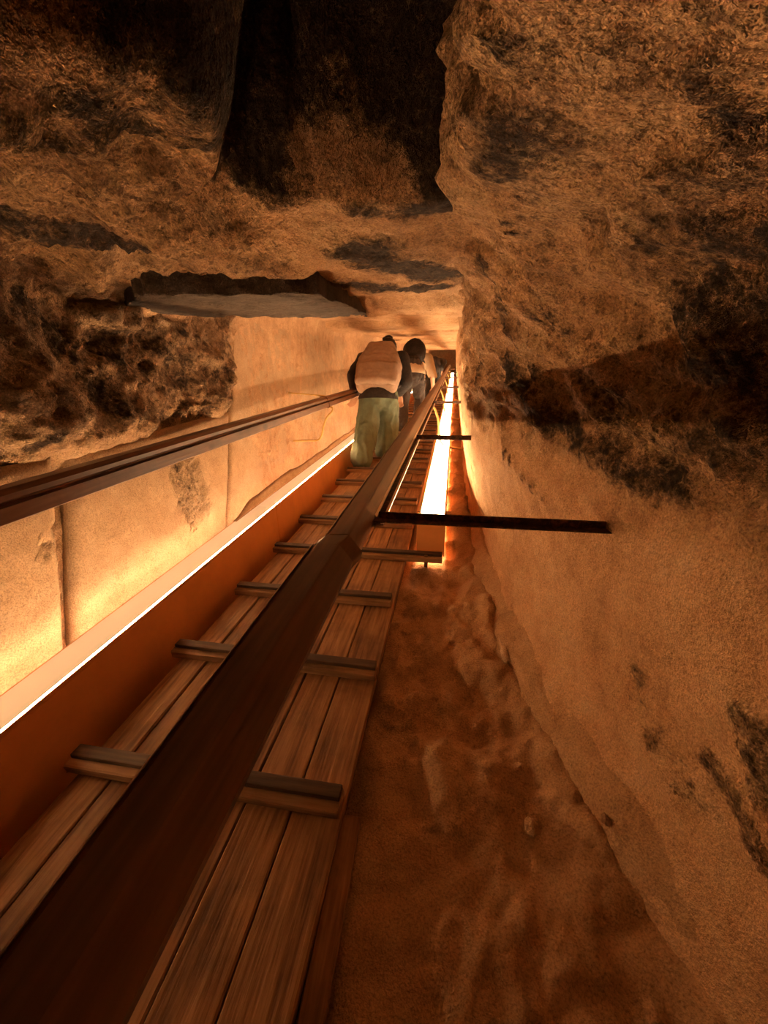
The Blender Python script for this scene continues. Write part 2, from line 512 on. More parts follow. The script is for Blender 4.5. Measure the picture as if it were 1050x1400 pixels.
# flat sooty slabs let into the ceiling
def ray_at_n(x, y, n0):
    d = (x-CX)*rtP+(y-CY)*dnP+F_PX*fwP
    return d*(n0/d[2])
def slab_piece(outline, n0, thick, seed, mat, tilt=0.0):
    pts = [ray_at_n(x, y, n0) for x, y in outline]
    ring = []
    for a, b in zip(pts, pts[1:]+pts[:1]):
        m = max(2, int(np.linalg.norm(b-a)/.02))
        for k in range(m):
            q = a+(b-a)*k/m
            ring.append((q[0]+.016*noise.noise(Vector((q[0]*14, q[1]*14, seed))), q[1]+.022*noise.noise(Vector((q[0]*14, q[1]*14, seed+7)))))
    bm = bmesh.new()
    low = [bm.verts.new((x, y, n0+.004*noise.noise(Vector((x*20, y*20, seed))))) for x, y in ring]
    f = bm.faces.new(low)
    r = bmesh.ops.extrude_face_region(bm, geom=[f])
    for v in r['geom']:
        if isinstance(v, bmesh.types.BMVert): v.co.z += thick+.006*noise.noise(v.co*9)
    bmesh.ops.triangulate(bm, faces=[q for q in bm.faces if len(q.verts) > 4])
    for _ in range(2):
        bmesh.ops.subdivide_edges(bm, edges=[e for e in bm.edges if e.calc_length() > .018], cuts=2, use_grid_fill=True)
        bmesh.ops.triangulate(bm, faces=bm.faces)
    bm.normal_update()
    for v in bm.verts:
        v.co.z += .009*noise.fractal(v.co*13, .9, 2.1, 4); v.co.y += .010*noise.fractal(v.co*17+Vector((5, 0, 0)), .9, 2.1, 4)
    me = mesh_of(bm, 'stone_slab', True)
    for nm, val in (('soot', .12), ('rough', .55)):
        at = me.attributes.new(nm, 'FLOAT', 'POINT')
        at.data.foreach_set('value', np.full(len(me.vertices), val, dtype=np.float32))
    return link('stone_slab', me, mat, ceiling)
slab_piece([(195, 402), (330, 403), (432, 402), (470, 416), (505, 433), (380, 434), (150, 430)], .200, .065, 1, M['slab'])

# --- left wall, the raw rock
LU_V = (VBACK, .6, 1.0, 1.6, 2.2, 3.0, 4.0, VEND)
LU_U = (-1.265, -1.265, -1.265, -1.28, -1.31, -1.36, -1.36, -1.34)
def left_u(v): return np.interp(v, LU_V, LU_U)
def build_left():
    v = vgrid(VBACK, VEND)
    n = np.linspace(-1.2, .48, 205)
    Nn, V = np.meshgrid(n, v, indexing='ij')
    base = left_u(V)
    up = sstep(-.36, -.20, Nn)*(1-sstep(1.88, 2.04, V-.41*(Nn+.85)))          # raw rock overhanging the dressed stones
    u = base-.05*(1-sstep(2.2, 2.5, V)) + up*(.07+.03*np.sin(V*7+Nn*5))
    u = u+.05*sstep(.20, .45, Nn)*sstep(2.2, 2.6, V)
    # rounded boulder low at the very left
    u = u+.09*np.exp(-(((V-.98)/.14)**2+((Nn+.12)/.13)**2)**2)
    u = u+.10*np.exp(-(((V-1.42)/.16)**2+((Nn-.17)/.06)**2)**2)
    P = np.stack([u, V, Nn], -1).reshape(-1, 3).copy()
    up = up.reshape(-1)
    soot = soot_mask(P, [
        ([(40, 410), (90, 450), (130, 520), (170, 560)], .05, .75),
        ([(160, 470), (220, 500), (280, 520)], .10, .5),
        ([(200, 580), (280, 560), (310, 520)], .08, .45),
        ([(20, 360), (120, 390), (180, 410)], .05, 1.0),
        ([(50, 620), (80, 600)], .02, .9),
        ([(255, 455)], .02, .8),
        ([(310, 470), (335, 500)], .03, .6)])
    v_ = P[:, 1]
    near = 1-.55*sstep(2.0, 4, v_)
    r = .22+.78*up
    d = fbm(P, 3.0, 4, 21.0)*.035*r*near
    d += (ridged(P, 5.5, 4, 8.8)-1.0)*.034*up
    d += fbm(P, 15, 5, 15.5)*.017*(.3+up)*near
    d -= soot*(.008+.02*np.abs(fbm(P, 26, 4, 12.2)))
    d += fbm(P*np.array([1, 1, .5]), 20, 3, 31)*.004
    P[:, 0] += d
    P[:, 2] += fbm(P, 7, 3, 35)*.010*up
    return surface('wall_left', P.reshape(len(n), len(v), 3), M['rock_left'], soot, kind='structure', flip=True, rough=np.clip(.15+.85*up, 0, 1))
wall_left = build_left()

# dressed stones standing along the foot of the left wall
def stone(v0, v1, n0, n1, lean0, lean1, spalls, seed, thick=.05):
    nv, nn = max(30, int((v1-v0)/.010)), 75
    T, S = np.meshgrid(np.linspace(0, 1, nn), np.linspace(0, 1, nv), indexing='ij')
    Nn = n0+(n1-n0)*T
    V = (v0+lean0*T)*(1-S)+(v1+lean1*T)*S
    u = left_u(V)+.0
    P = np.stack([u, V, Nn], -1).reshape(-1, 3).copy()
    soot = np.zeros(len(P)); sp = np.zeros(len(P))
    for (pts, rad, st) in spalls: sp = np.maximum(sp, np.clip(soot_mask(P, [(pts, rad, st)]), 0, 1))
    soot = sp*.28
    d = fbm(P, 4, 4, seed)*.006+fbm(P, 30, 4, seed+3)*.0022
    hole = sstep(.35, .6, sp+fbm(P, 22, 4, seed+5)*.35)
    d -= hole*(.016+.012*np.abs(fbm(P, 38, 4, seed+9)))
    edge = np.minimum(np.minimum(S, 1-S)*(v1-v0), np.minimum(1-T, 1)*.6*(n1-n0)).reshape(-1)
    d -= .018*np.exp(-edge/.010)
    P[:, 0] += d
    G = P.reshape(nn, nv, 3)
    back = G.copy(); back[..., 0] = left_u(back[..., 1])-thick
    # closed block: front grid + rim strips to the back
    idx_f = np.arange(nn*nv).reshape(nn, nv)
    rim = np.concatenate([idx_f[0, :], idx_f[1:, -1], idx_f[-1, :-1][::-1], idx_f[1:-1, 0][::-1]])
    vb = back.reshape(-1, 3)[rim]
    verts = np.concatenate([P, vb])
    faces = [tuple(q) for q in np.stack([idx_f[:-1, :-1], idx_f[:-1, 1:], idx_f[1:, 1:], idx_f[1:, :-1]], -1).reshape(-1, 4)]
    m = len(rim); o0 = len(P)
    for i in range(m):
        j = (i+1) % m
        faces.append((int(rim[i]), o0+i, o0+j, int(rim[j])))
    faces.append(tuple(o0+i for i in range(m))[::-1])
    me = bpy.data.meshes.new('stone'); me.from_pydata(verts.tolist(), [], [tuple(int(k) for k in q) for q in faces]); me.update()
    me.polygons.foreach_set('use_smooth', np.ones(len(me.polygons), dtype=bool))
    at = me.attributes.new('soot', 'FLOAT', 'POINT')
    at.data.foreach_set('value', np.concatenate([soot, np.zeros(m)]).astype(np.float32))
    at = me.attributes.new('rough', 'FLOAT', 'POINT')
    at.data.foreach_set('value', np.concatenate([.05+.8*hole, np.zeros(m)]).astype(np.float32))
    return link('stone', me, M['stone'], wall_left)
stone(-3.2, -.62, -1.12, -.27, 0, .1, [], 33)
stone(-.6, .80, -1.12, -.27, 0, .24, [([(70, 740)], .05, .5)], 41)
stone(.835, 1.855, -1.12, -.28, .255, .335, [([(255, 640), (270, 690)], .10, .9), ([(290, 600), (200, 640)], .04, .5)], 52)
stone(1.872, 3.30, -1.12, .34, .58, .30, [([(400, 560)], .2, .35)], 63)
stone(3.315, 5.2, -1.12, .36, .30, .0, [], 74)

# --- floor: loose sand under and beside the ramp
def build_floor():
    v = vgrid(VBACK, VEND, .010, .010)
    u = np.linspace(-1.45, .68, 190)
    U, V = np.meshgrid(u, v, indexing='ij')
    P = np.stack([U, V, np.full_like(U, -1.045)], -1).reshape(-1, 3).copy()
    u_, v_ = P[:, 0], P[:, 1]
    right = sstep(-.24, -.16, u_)
    h = fbm(P, 3.2, 3, 71)*.034*right
    foot = fbm(P*np.array([1, .8, 1]), 10, 4, 77)*.034
    h += foot*right*(.5+.5*sstep(.5, .9, v_))
    h += fbm(P, 45, 3, 79)*.004*right
    uw = np.interp(v_, [VBACK, .3, .56, .87, 1.25, 1.9, 2.6, VEND], [.58, .49, .385, .285, .185, .13, .13, .12])
    h += .030*np.exp(-np.maximum(uw-u_, 0)/.08)*right
    h += .05*np.exp(-(((v_-2.35)/.30)**2+((u_-.09)/.06)**2))
    h -= .02*(1-right)+.11*(1-sstep(-.97, -.93, u_))
    P[:, 2] += h
    return surface('floor', P.reshape(len(u), len(v), 3), M['sand'], None, kind='structure', rough=np.full(len(P), .06))
floor = build_floor()

# worn plinth along the foot of the right wall
def build_plinth():
    v = vgrid(-1.0, 2.2, .012, .012); rows = []
    for q in v:
        ul = np.interp(q, [-1, .37, .56, .77, 1.33, 1.9, 2.2], [.56, .486, .387, .312, .172, .125, .12])
        ut = np.interp(q, [-1, .435, .66, .95, 1.28, 1.9, 2.2], [.59, .515, .425, .372, .284, .20, .17])
        w1 = noise.fractal(Vector((q*3, 1, 2)), .9, 2, 4)*.014; w2 = noise.fractal(Vector((q*5, 4, 2)), .9, 2, 4)*.012
        rows.append([(ul-.02, -1.12), (ul+w1, -1.055), (ul+.012+w1, -1.025), (ul*.6+ut*.4+w1, -.985), (ul*.25+ut*.75+w2, -.955+w2*.5),
                     (ut+w2, -.928+w2), (ut+.03+w2, -.920+w2), (ut+.14, -.925), (ut+.16, -1.12)])
    P = np.array([[(x, q, z) for x, z in r] for r, q in zip(rows, v)]).transpose(1, 0, 2)
    # refine across
    t = np.linspace(0, len(P)-1, 49)
    G = np.stack([np.stack([np.interp(t, np.arange(len(P)), P[:, j, c]) for j in range(P.shape[1])], 1) for c in range(3)], -1)
    Q = G.reshape(-1, 3).copy()
    Q[:, 0] += fbm(Q, 12, 4, 91)*.006; Q[:, 2] += fbm(Q, 9, 4, 95)*.008
    return surface('plinth', Q.reshape(G.shape), M['sand'], None, wall_right, rough=np.full(len(Q), .12))
build_plinth()

# --- the two ends of the passage
def build_end(name, v0, rx):
    a = np.linspace(-1.65, .75, 60); b = np.linspace(-1.3, .8, 50)
    A, B = np.meshgrid(a, b, indexing='ij')
    P = np.stack([A, np.full_like(A, v0), B], -1).reshape(-1, 3).copy()
    P[:, 1] += fbm(P, 4, 4, rx)*.03
    return surface(name, P.reshape(60, 50, 3), M['rock_ceiling'], None, kind='structure')
build_end('wall_back', VBACK+.05, 81)
build_end('wall_front', VEND-.05, 85)

# ------------------------------------------------------------------ wooden ramp
ramp = empty('wooden_ramp', (-.6, -.8, -1.04))
tag(ramp, 'long wooden plank ramp with cross cleats climbing the passage floor', 'ramp')
OFF = Vector((.6, .8, 1.04))
PLANKS = [(-.935, -.834), (-.831, -.703), (-.700, -.578), (-.575, -.458), (-.455, -.340), (-.337, -.215)]
CLEAT0, DV = .585, .4165
def plank_mesh(wd, ln, seed):
    rnd = random.Random(seed); bm = bmesh.new()
    add_box(bm, 0, wd, 0, ln, -.028, 0, .0035, 1)
    for v in bm.verts: v.co.z += rnd.uniform(-.0012, .0012)
    return mesh_of(bm, 'plank')
for i, (a, b) in enumerate(PLANKS):
    st = -.664-DV*6
    k = 0
    first = (4, 3, 5, 4, 3, 5)[i]
    while st < VEND-3:
        ln = (first if k == 0 else 5)*DV
        r = random.Random(i*100+k)
        o = link('plank', plank_mesh(b-a, ln-.004, i*37+k), M['plank'], ramp,
                 Vector((a, st, -1.0+r.uniform(-.003, .002)))+OFF)
        st += ln; k += 1
def cleat_meshes(x0, x1, seed):
    rnd = random.Random(seed)
    bm = bmesh.new(); add_box(bm, x0, x1, -.055, 0, 0, .028, .004, 2)
    for v in bm.verts: v.co += Vector((0, rnd.uniform(-.002, .002), rnd.uniform(-.0015, .0015)))
    bt = bmesh.new(); add_box(bt, x0+.004, x1-.002, -.034, -.001, .0275, .042, .003, 2)
    return mesh_of(bm, 'cleat'), mesh_of(bt, 'cleat_strip')
CM = [cleat_meshes(-.965, -.222, 1), cleat_meshes(-.972, -.216, 2), cleat_meshes(-.955, -.226, 3), cleat_meshes(-.96, -.02, 4)]
k = -8
while CLEAT0+DV*k < VEND-3:
    vv = CLEAT0+DV*k
    c1, c2 = CM[3] if k == 3 else CM[k % 3]
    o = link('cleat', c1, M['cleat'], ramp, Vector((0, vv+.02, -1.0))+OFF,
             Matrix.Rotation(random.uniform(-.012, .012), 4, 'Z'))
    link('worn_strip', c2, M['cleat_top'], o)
    k += 1
# side beam under the right edge and the beam ends
bm = bmesh.new(); add_box(bm, -.255, -.222, -3.1, VEND-3, -1.075, -1.03, .004)
link('side_beam', mesh_of(bm, 'side_beam'), M['cleat_top'], ramp, OFF)
bm = bmesh.new(); add_box(bm, -.925, -.89, -3.1, VEND-3, -1.075, -1.03, .004)
link('side_beam', mesh_of(bm, 'side_beam2'), M['cleat_top'], ramp, OFF)

# loose board beside the ramp
bd = bmesh.new(); add_box(bd, -.022, .022, -.30, .30, -.014, .014, .003, 1)
bo = link('loose_board', mesh_of(bd, 'loose_board'), M['plank'], None, (-.188, .27, -1.026), Matrix.Rotation(.03, 4, 'Z'))
tag(bo, 'short loose wooden board lying on the sand against the ramp edge', 'board')

# ------------------------------------------------------------------ handrails
def rail_part(name, prof, path, mat, parent, off, bev=.004):
    bm = bmesh.new(); add_extrude(bm, prof, path)
    ed = [e for e in bm.edges if abs((e.verts[0].co-e.verts[1].co).normalized().y) > .9]
    if bev: bmesh.ops.bevel(bm, geom=ed, offset=bev, segments=2, affect='EDGES', profile=.6)
    return link(name, mesh_of(bm, name), mat, parent, off)

# right-hand rail, held off the right wall by iron bars
hr = empty('handrail', (-.2, .87, -.36))
tag(hr, 'thick dark wooden handrail on iron bars, right of the ramp', 'handrail')
HO = Vector((.2, -.87, .36))
prof_r = [(-.264, -.350), (-.259, -.341), (-.250, -.337), (-.205, -.334), (-.178, -.372), (-.184, -.392), (-.252, -.392), (-.263, -.372)]
rail_part('rail_section', prof_r, [(-3.2, -.004, 0), (.3, -.004, 0), (.655, -.003, 0), (.70, .006, -.001)], M['rail'], hr, HO)
prof_r2 = [(-.255, -.350), (-.250, -.341), (-.241, -.337), (-.200, -.334), (-.180, -.368), (-.184, -.392), (-.245, -.392), (-.254, -.372)]
for a, b in ((.7005, 2.9), (2.902, 5.6), (5.602, 9.0), (9.002, VEND-4)):
    rail_part('rail_section', prof_r2, [(a, 0, 0), (b, 0, 0)], M['rail'], hr, HO)
M['worn_edge'] = mat_wood('worn_rail_edge', (.42, .24, .11), (.55, .34, .17), (.65, .43, .24), rough=.3, spec=.5, bump=.001)  # pale wood strip painting in the rim of light along the rail edge
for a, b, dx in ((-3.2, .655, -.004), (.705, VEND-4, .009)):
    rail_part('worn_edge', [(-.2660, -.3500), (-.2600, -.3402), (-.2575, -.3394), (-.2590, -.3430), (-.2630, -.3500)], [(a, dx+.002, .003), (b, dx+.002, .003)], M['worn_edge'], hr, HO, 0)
# steel angle that carries the rail beyond the first bar
for a, b in ((.885, 5.0), (5.01, VEND-4)):
    rail_part('steel_angle', [(-.196, -.393), (-.160, -.393), (-.160, -.388), (-.166, -.388), (-.166, -.3975), (-.196, -.3975)], [(a, 0, 0), (b, 0, 0)], M['iron'], hr, HO, 0)
    rail_part('bright_edge', [(-.1675, -.3895), (-.1595, -.3895), (-.1595, -.3865), (-.1675, -.3865)], [(a, 0, 0), (b, 0, 0)], M['steel'], hr, HO, 0)
    rail_part('bright_edge', [(-.183, -.3655), (-.1785, -.371), (-.1765, -.3695), (-.181, -.364)], [(a, 0, 0), (b, 0, 0)], M['steel'], hr, HO, 0)
for i, v in enumerate((.872, 1.93, 3.56, 5.4, 7.9, 10.6, 13.5)):
    x1 = (.415, .095, .085, .085, .085, .085, .085)[i]
    bm = bmesh.new()
    add_box(bm, -.19, x1, v-.004, v+.024, -.379, -.375, .001)
    add_box(bm, -.172, x1, v+.018, v+.022, -.376, -.358, .001) if i == 0 else add_box(bm, -.172, x1, v+.0, v+.004, -.376, -.356, .001)
    link('iron_bar', mesh_of(bm, 'iron_bar'), M['iron'], hr, HO)
    if i >= 2:
        bm = bmesh.new()
        add_tube(bm, spline([(-.19, v, -.395), (-.155, v, -.43), (-.125, v, -.52), (-.112, v, -.64), (-.095, v, -.72), (-.05, v, -.755), (.02, v, -.77), (.11, v, -.78)]), .011, 10)
        link('curved_bracket', mesh_of(bm, 'curved_bracket', True), M['yellow'], hr, HO)

# left-hand rail
hl = empty('handrail', (-1.06, 1.5, -.34))
tag(hl, 'slimmer grooved wooden handrail along the lit left wall', 'handrail')
LO = Vector((1.06, -1.5, .34))
prof_l = [(-.078, -.004), (-.060, .006), (-.026, .004), (-.012, -.008), (-.012, -.022), (-.020, -.027), (-.020, -.032), (0, -.034), (.002, -.072), (-.010, -.078), (-.078, -.078)]
def lpath(a, b): return [(v, -1.082+.022*v, -.285-.002*v) for v in np.linspace(a, b, 6)]
for a, b in ((-3.2, 2.48), (2.482, 3.20), (3.202, 8.0), (8.002, VEND-4)):
    rail_part('rail_section', prof_l, lpath(a, b), M['rail'], hl, LO, .0025)
for v in (.1, 3.2, 5.8, 9.0):
    xr = -1.082+.022*v
    bm = bmesh.new()
    add_tube(bm, [(-1.42, v, -.245), (xr-.03, v, -.278)], .006, 8)
    link('bracket_arm', mesh_of(bm, 'bracket_arm', True), M['yellow'], hl, LO)
    bm = bmesh.new()
    add_tube(bm, spline([(-1.45, v, -.655), (-1.25, v, -.65), (-1.14, v, -.645), (-1.10, v, -.60), (-1.075, v, -.52), (-1.04, v, -.45), (xr+.02, v, -.40), (xr+.02, v, -.37), (xr-.03, v, -.362)]), .008, 10)
    link('curved_bracket', mesh_of(bm, 'curved_bracket', True), M['yellow'], hl, LO)
    bm = bmesh.new()
    pr = [(x*1.0+(.004 if x > -.04 else -.004), z+(.004 if z > -.04 else -.004)) for x, z in prof_l]
    add_extrude(bm, pr, [(v-.012, xr, -.285-.002*v), (v+.012, xr, -.285-.002*v)])
    link('collar', mesh_of(bm, 'collar'), M['rail'], hl, LO)

# ------------------------------------------------------------------ light troughs
tl = empty('light_trough', (-1.1, 1.0, -1.0))
tag(tl, 'orange painted light trough running along the left wall foot', 'light trough')
TO = Vector((1.1, -1.0, 1.0))
segs = [(-3.5, -.6), (-.596, 2.09), (2.094, 4.6), (4.604, 7.6), (7.604, 11), (11.004, VEND-3)]
for i, (a, b) in enumerate(segs):
    dz = -.004 if i else 0.0
    bm = bmesh.new(); add_box(bm, -1.062, -1.050, a, b, -1.185, -.838+dz, .002)
    link('front_panel', mesh_of(bm, 'front_panel'), M['trough'], tl, TO)
    bm = bmesh.new()
    add_box(bm, -1.178, -1.057, a, b, -.838+dz, -.828+dz, .0025, 2)
    link('lid', mesh_of(bm, 'lid'), M['lid_glow'], tl, TO)
    bm = bmesh.new(); add_extrude(bm, [(-1.0560, -.836), (-1.0490, -.836), (-1.0490, -.8237), (-1.0502, -.8231), (-1.0544, -.8207), (-1.0560, -.8207)], [(a, 0, dz), (b, 0, dz)])
    
    link('lip', mesh_of(bm, 'lip'), M['trough'], tl, TO)
    bm = bmesh.new(); add_box(bm, -1.182, -1.1785, a, b, -1.185, -.828+dz, .001)
    link('back_flange', mesh_of(bm, 'back_flange'), M['trough'], tl, TO)
    if i == 0: continue
    bm = bmesh.new()
    q = max(a, -.1)
    while q < b:
        add_box(bm, -1.194, -1.184, q, min(q+.4, b)-.004, -.852, -.844); q += .4
    
    link('led_strip', mesh_of(bm, 'led_strip'), M['led_back'], tl, TO)
    if i == 0: continue
    bm = bmesh.new(); q = max(a, .15)
    while q < b:
        add_box(bm, -.0022, .0022, q, min(q+.3, b)-.003, -.0004, .0004); q += .3
    bmesh.ops.rotate(bm, verts=bm.verts, cent=(0, 0, 0), matrix=Matrix.Rotation(math.radians(30), 3, 'Y'))
    for v in bm.verts: v.co += Vector((-1.0522, 0, -.8215+dz))
    link('led_strip', mesh_of(bm, 'led_strip'), M['led'], tl, TO)  # added line, tilted towards the right wall and away from the near ramp

# brown mortar ledge between the far trough and the left wall
def mortar():
    v = np.linspace(1.82, 9.0, 500); rnd = 3.3
    bm = bmesh.new(); rings = []
    for q in v:
        hgt = .010+.055*sstep(1.84, 2.05, q)*(1-.25*sstep(2.5, 3.6, q))+.022*noise.fractal(Vector((q*2.2, 3, 1)), .9, 2, 4)*sstep(1.9, 2.3, q)
        w0 = -1.196; lean = .02*noise.fractal(Vector((q*4, 8, 1)), .9, 2, 3)
        xs = [(-1.1600, -.8275), (-1.1640+lean*.3, -.82), (-1.1700+lean*.3, -.83+hgt*.6), (-1.1760+lean*.2, -.83+hgt), (-1.1810, -.83+hgt-.004), (-1.1815, -.8275)]
        rings.append([bm.verts.new((x, q, z)) for x, z in xs])
    for A_, B_ in zip(rings, rings[1:]):
        for k in range(6):
            bm.faces.new((A_[k], A_[(k+1) % 6], B_[(k+1) % 6], B_[k]))
    bm.faces.new(rings[0]); bm.faces.new(rings[-1][::-1])
    o = link('mortar_ledge', mesh_of(bm, 'mortar_ledge', True), M['mortar'], wall_left)
    return o

tr = empty('light_trough', (-.08, 1.87, -1.0))
tag(tr, 'glowing white topped light trough between ramp and right wall', 'light trough')
RO = Vector((.08, -1.87, 1.0))
bm = bmesh.new(); add_box(bm, -.160, -.012, 1.868, 1.876, -.985, -.752, .001)
link('end_panel', mesh_of(bm, 'end_panel'), M['trough'], tr, RO)
for i, (a, b) in enumerate([(1.877, 4.4), (4.404, 7.4), (7.404, 11), (11.004, VEND-3)]):
    bm = bmesh.new(); add_box(bm, -.160, -.153, a, b, -1.0, -.744, .001)
    link('side_panel', mesh_of(bm, 'side_panel'), M['trough'], tr, RO)
    bm = bmesh.new(); add_box(bm, -.019, -.012, a, b, -1.0, -.744, .001)
    link('side_panel', mesh_of(bm, 'side_panel'), M['trough'], tr, RO)
    bm = bmesh.new(); add_box(bm, -.1525, -.140, a, b, -.752, -.742, .001)
    link('lip', mesh_of(bm, 'lip'), M['yellow'], tr, RO)
    bm = bmesh.new(); add_box(bm, -.1395, -.0195, a, b, -.758, -.749, .002)
    link('diffuser', mesh_of(bm, 'diffuser'), M['diffuser'], tr, RO)

# bracket block nailed under the end panel
bm = bmesh.new(); add_box(bm, -.115, -.095, 1.812, 1.826, -1.06, -.965, .003)
link('support_peg', mesh_of(bm, 'support_peg'), M['cleat'], tr, RO)

mortar()

# ------------------------------------------------------------------ people
M['skin'] = mat_plain('skin', (.42, .22, .13), .55, 0, .08, 30)
M['hair'] = mat_plain('dark_hair', (.018, .011, .008), .5, 0, .4, 60, .004)
M['black_cloth'] = mat_plain('black_cloth', (.022, .016, .014), .85, 0, .3, 40, .004)
M['charcoal_cloth'] = mat_plain('charcoal_cloth', (.045, .034, .030), .85, 0, .25, 30, .004)
M['beige_cloth'] = mat_plain('beige_cloth', (.30, .205, .145), .85, 0, .10, 25, .004)
M['cream_cloth'] = mat_plain('cream_cloth', (.52, .40, .28), .85, 0, .08, 25, .003)
M['green_cloth'] = mat_plain('green_cloth', (.11, .135, .085), .85, 0, .16, 14, .006)
M['shoe'] = mat_plain('dark_shoe', (.03, .02, .015), .6, 0, .3, 30)
M['sole'] = mat_plain('pale_sole', (.35, .28, .2), .7, 0, .1, 30)
TANS = math.tan(SLOPE)

def cone_chain(bm, pts, rads, sides=14):
    """tapered limb with rounded ends, one closed piece; flattened rads may be (rx, ry)"""
    P = [Vector(p) for p in pts]
    for (p, q, a, b) in zip(P, P[1:], rads, rads[1:]):
        L = (q-p).length; d = (q-p)/max(L, 1e-6); n = max(2, int(L/.035))
        prof = [(-1, .0)]
        cs, rs = [], []
        for k in range(1, 5):
            t = math.pi/2*k/4; cs.append(p-d*a*math.cos(t)); rs.append(a*math.sin(t))
        for k in range(1, n): cs.append(p+d*L*k/n); rs.append(a+(b-a)*k/n)
        for k in range(4, 0, -1):
            t = math.pi/2*k/4; cs.append(q+d*b*math.cos(t)); rs.append(b*math.sin(t))
        up = Vector((0, 0, 1)) if abs(d.z) < .9 else Vector((0, 1, 0))
        x = d.cross(up).normalized(); y = x.cross(d)
        rings = [[bm.verts.new(c+r*(math.cos(6.28318*j/sides)*x+math.sin(6.28318*j/sides)*y)) for j in range(sides)] for c, r in zip(cs, rs)]
        for A_, B_ in zip(rings, rings[1:]):
            for j in range(sides): bm.faces.new((A_[j], A_[(j+1) % sides], B_[(j+1) % sides], B_[j]))
        bm.faces.new(rings[0][::-1]); bm.faces.new(rings[-1])

def ellipsoid(bm, c, r, rot=None):
    b = bmesh.new(); bmesh.ops.create_uvsphere(b, u_segments=20, v_segments=14, radius=1)
    for v in b.verts:
        q = Vector((v.co.x*r[0], v.co.y*r[1], v.co.z*r[2]))
        if rot is not None: q = rot @ q
        v.co = q+Vector(c)
    t = bpy.data.meshes.new('t'); b.to_mesh(t); b.free(); bm.from_mesh(t); bpy.data.meshes.remove(t)

def fuse(bm, voxel, smooth=4, wrinkle=None):
    """melt the overlapping pieces into one continuous skin"""
    bmesh.ops.recalc_face_normals(bm, faces=bm.faces)
    me = bpy.data.meshes.new('f'); bm.to_mesh(me); bm.free()
    o = bpy.data.objects.new('f', me); col.objects.link(o)
    r = o.modifiers.new('r', 'REMESH'); r.mode = 'VOXEL'; r.voxel_size = voxel
    sm = o.modifiers.new('s', 'SMOOTH'); sm.factor = .5; sm.iterations = smooth
    dg = bpy.context.evaluated_depsgraph_get(); dg.update()
    out = bpy.data.meshes.new_from_object(o.evaluated_get(dg))
    bpy.data.objects.remove(o, do_unlink=True)
    if wrinkle:
        amp, sx, sz, off = wrinkle
        nr = [Vector(v.normal) for v in out.vertices]
        for v, n in zip(out.vertices, nr):
            q = noise.ridged_multi_fractal(Vector((v.co.x*sx+off, v.co.y*sx, v.co.z*sz+off)), .9, 2.1, 3, 1.0, 2.0)-1.0
            v.co += n*amp*q
    for p in out.polygons: p.use_smooth = True
    return out

def hand(bm, w, d, side, down):
    """palm with five bent fingers: w wrist, d direction, side = towards the thumb, down = curl direction"""
    w, d, side, down = Vector(w), Vector(d).normalized(), Vector(side).normalized(), Vector(down).normalized()
    for k in range(4):
        b = w+side*(.030-.020*k)
        cone_chain(bm, [w+side*(.014-.009*k), b+d*.085], [.016, .012], 8)
        L = (.042, .047, .043, .034)[k]
        p1 = b+d*(.085+L*.8)+down*L*.35; p2 = p1+d*L*.35+down*L*.65; p3 = p2-d*L*.15+down*L*.5
        cone_chain(bm, [b+d*.085, p1, p2, p3], [.0095, .009, .0085, .0075], 8)
    t0 = w+side*.018+d*.022; t1 = t0+side*.034+d*.022+down*.012; t2 = t1+d*.030+down*.022; t3 = t2+d*.014+down*.020-side*.006
    cone_chain(bm, [t0, t1, t2, t3], [.014, .011, .010, .008], 8)

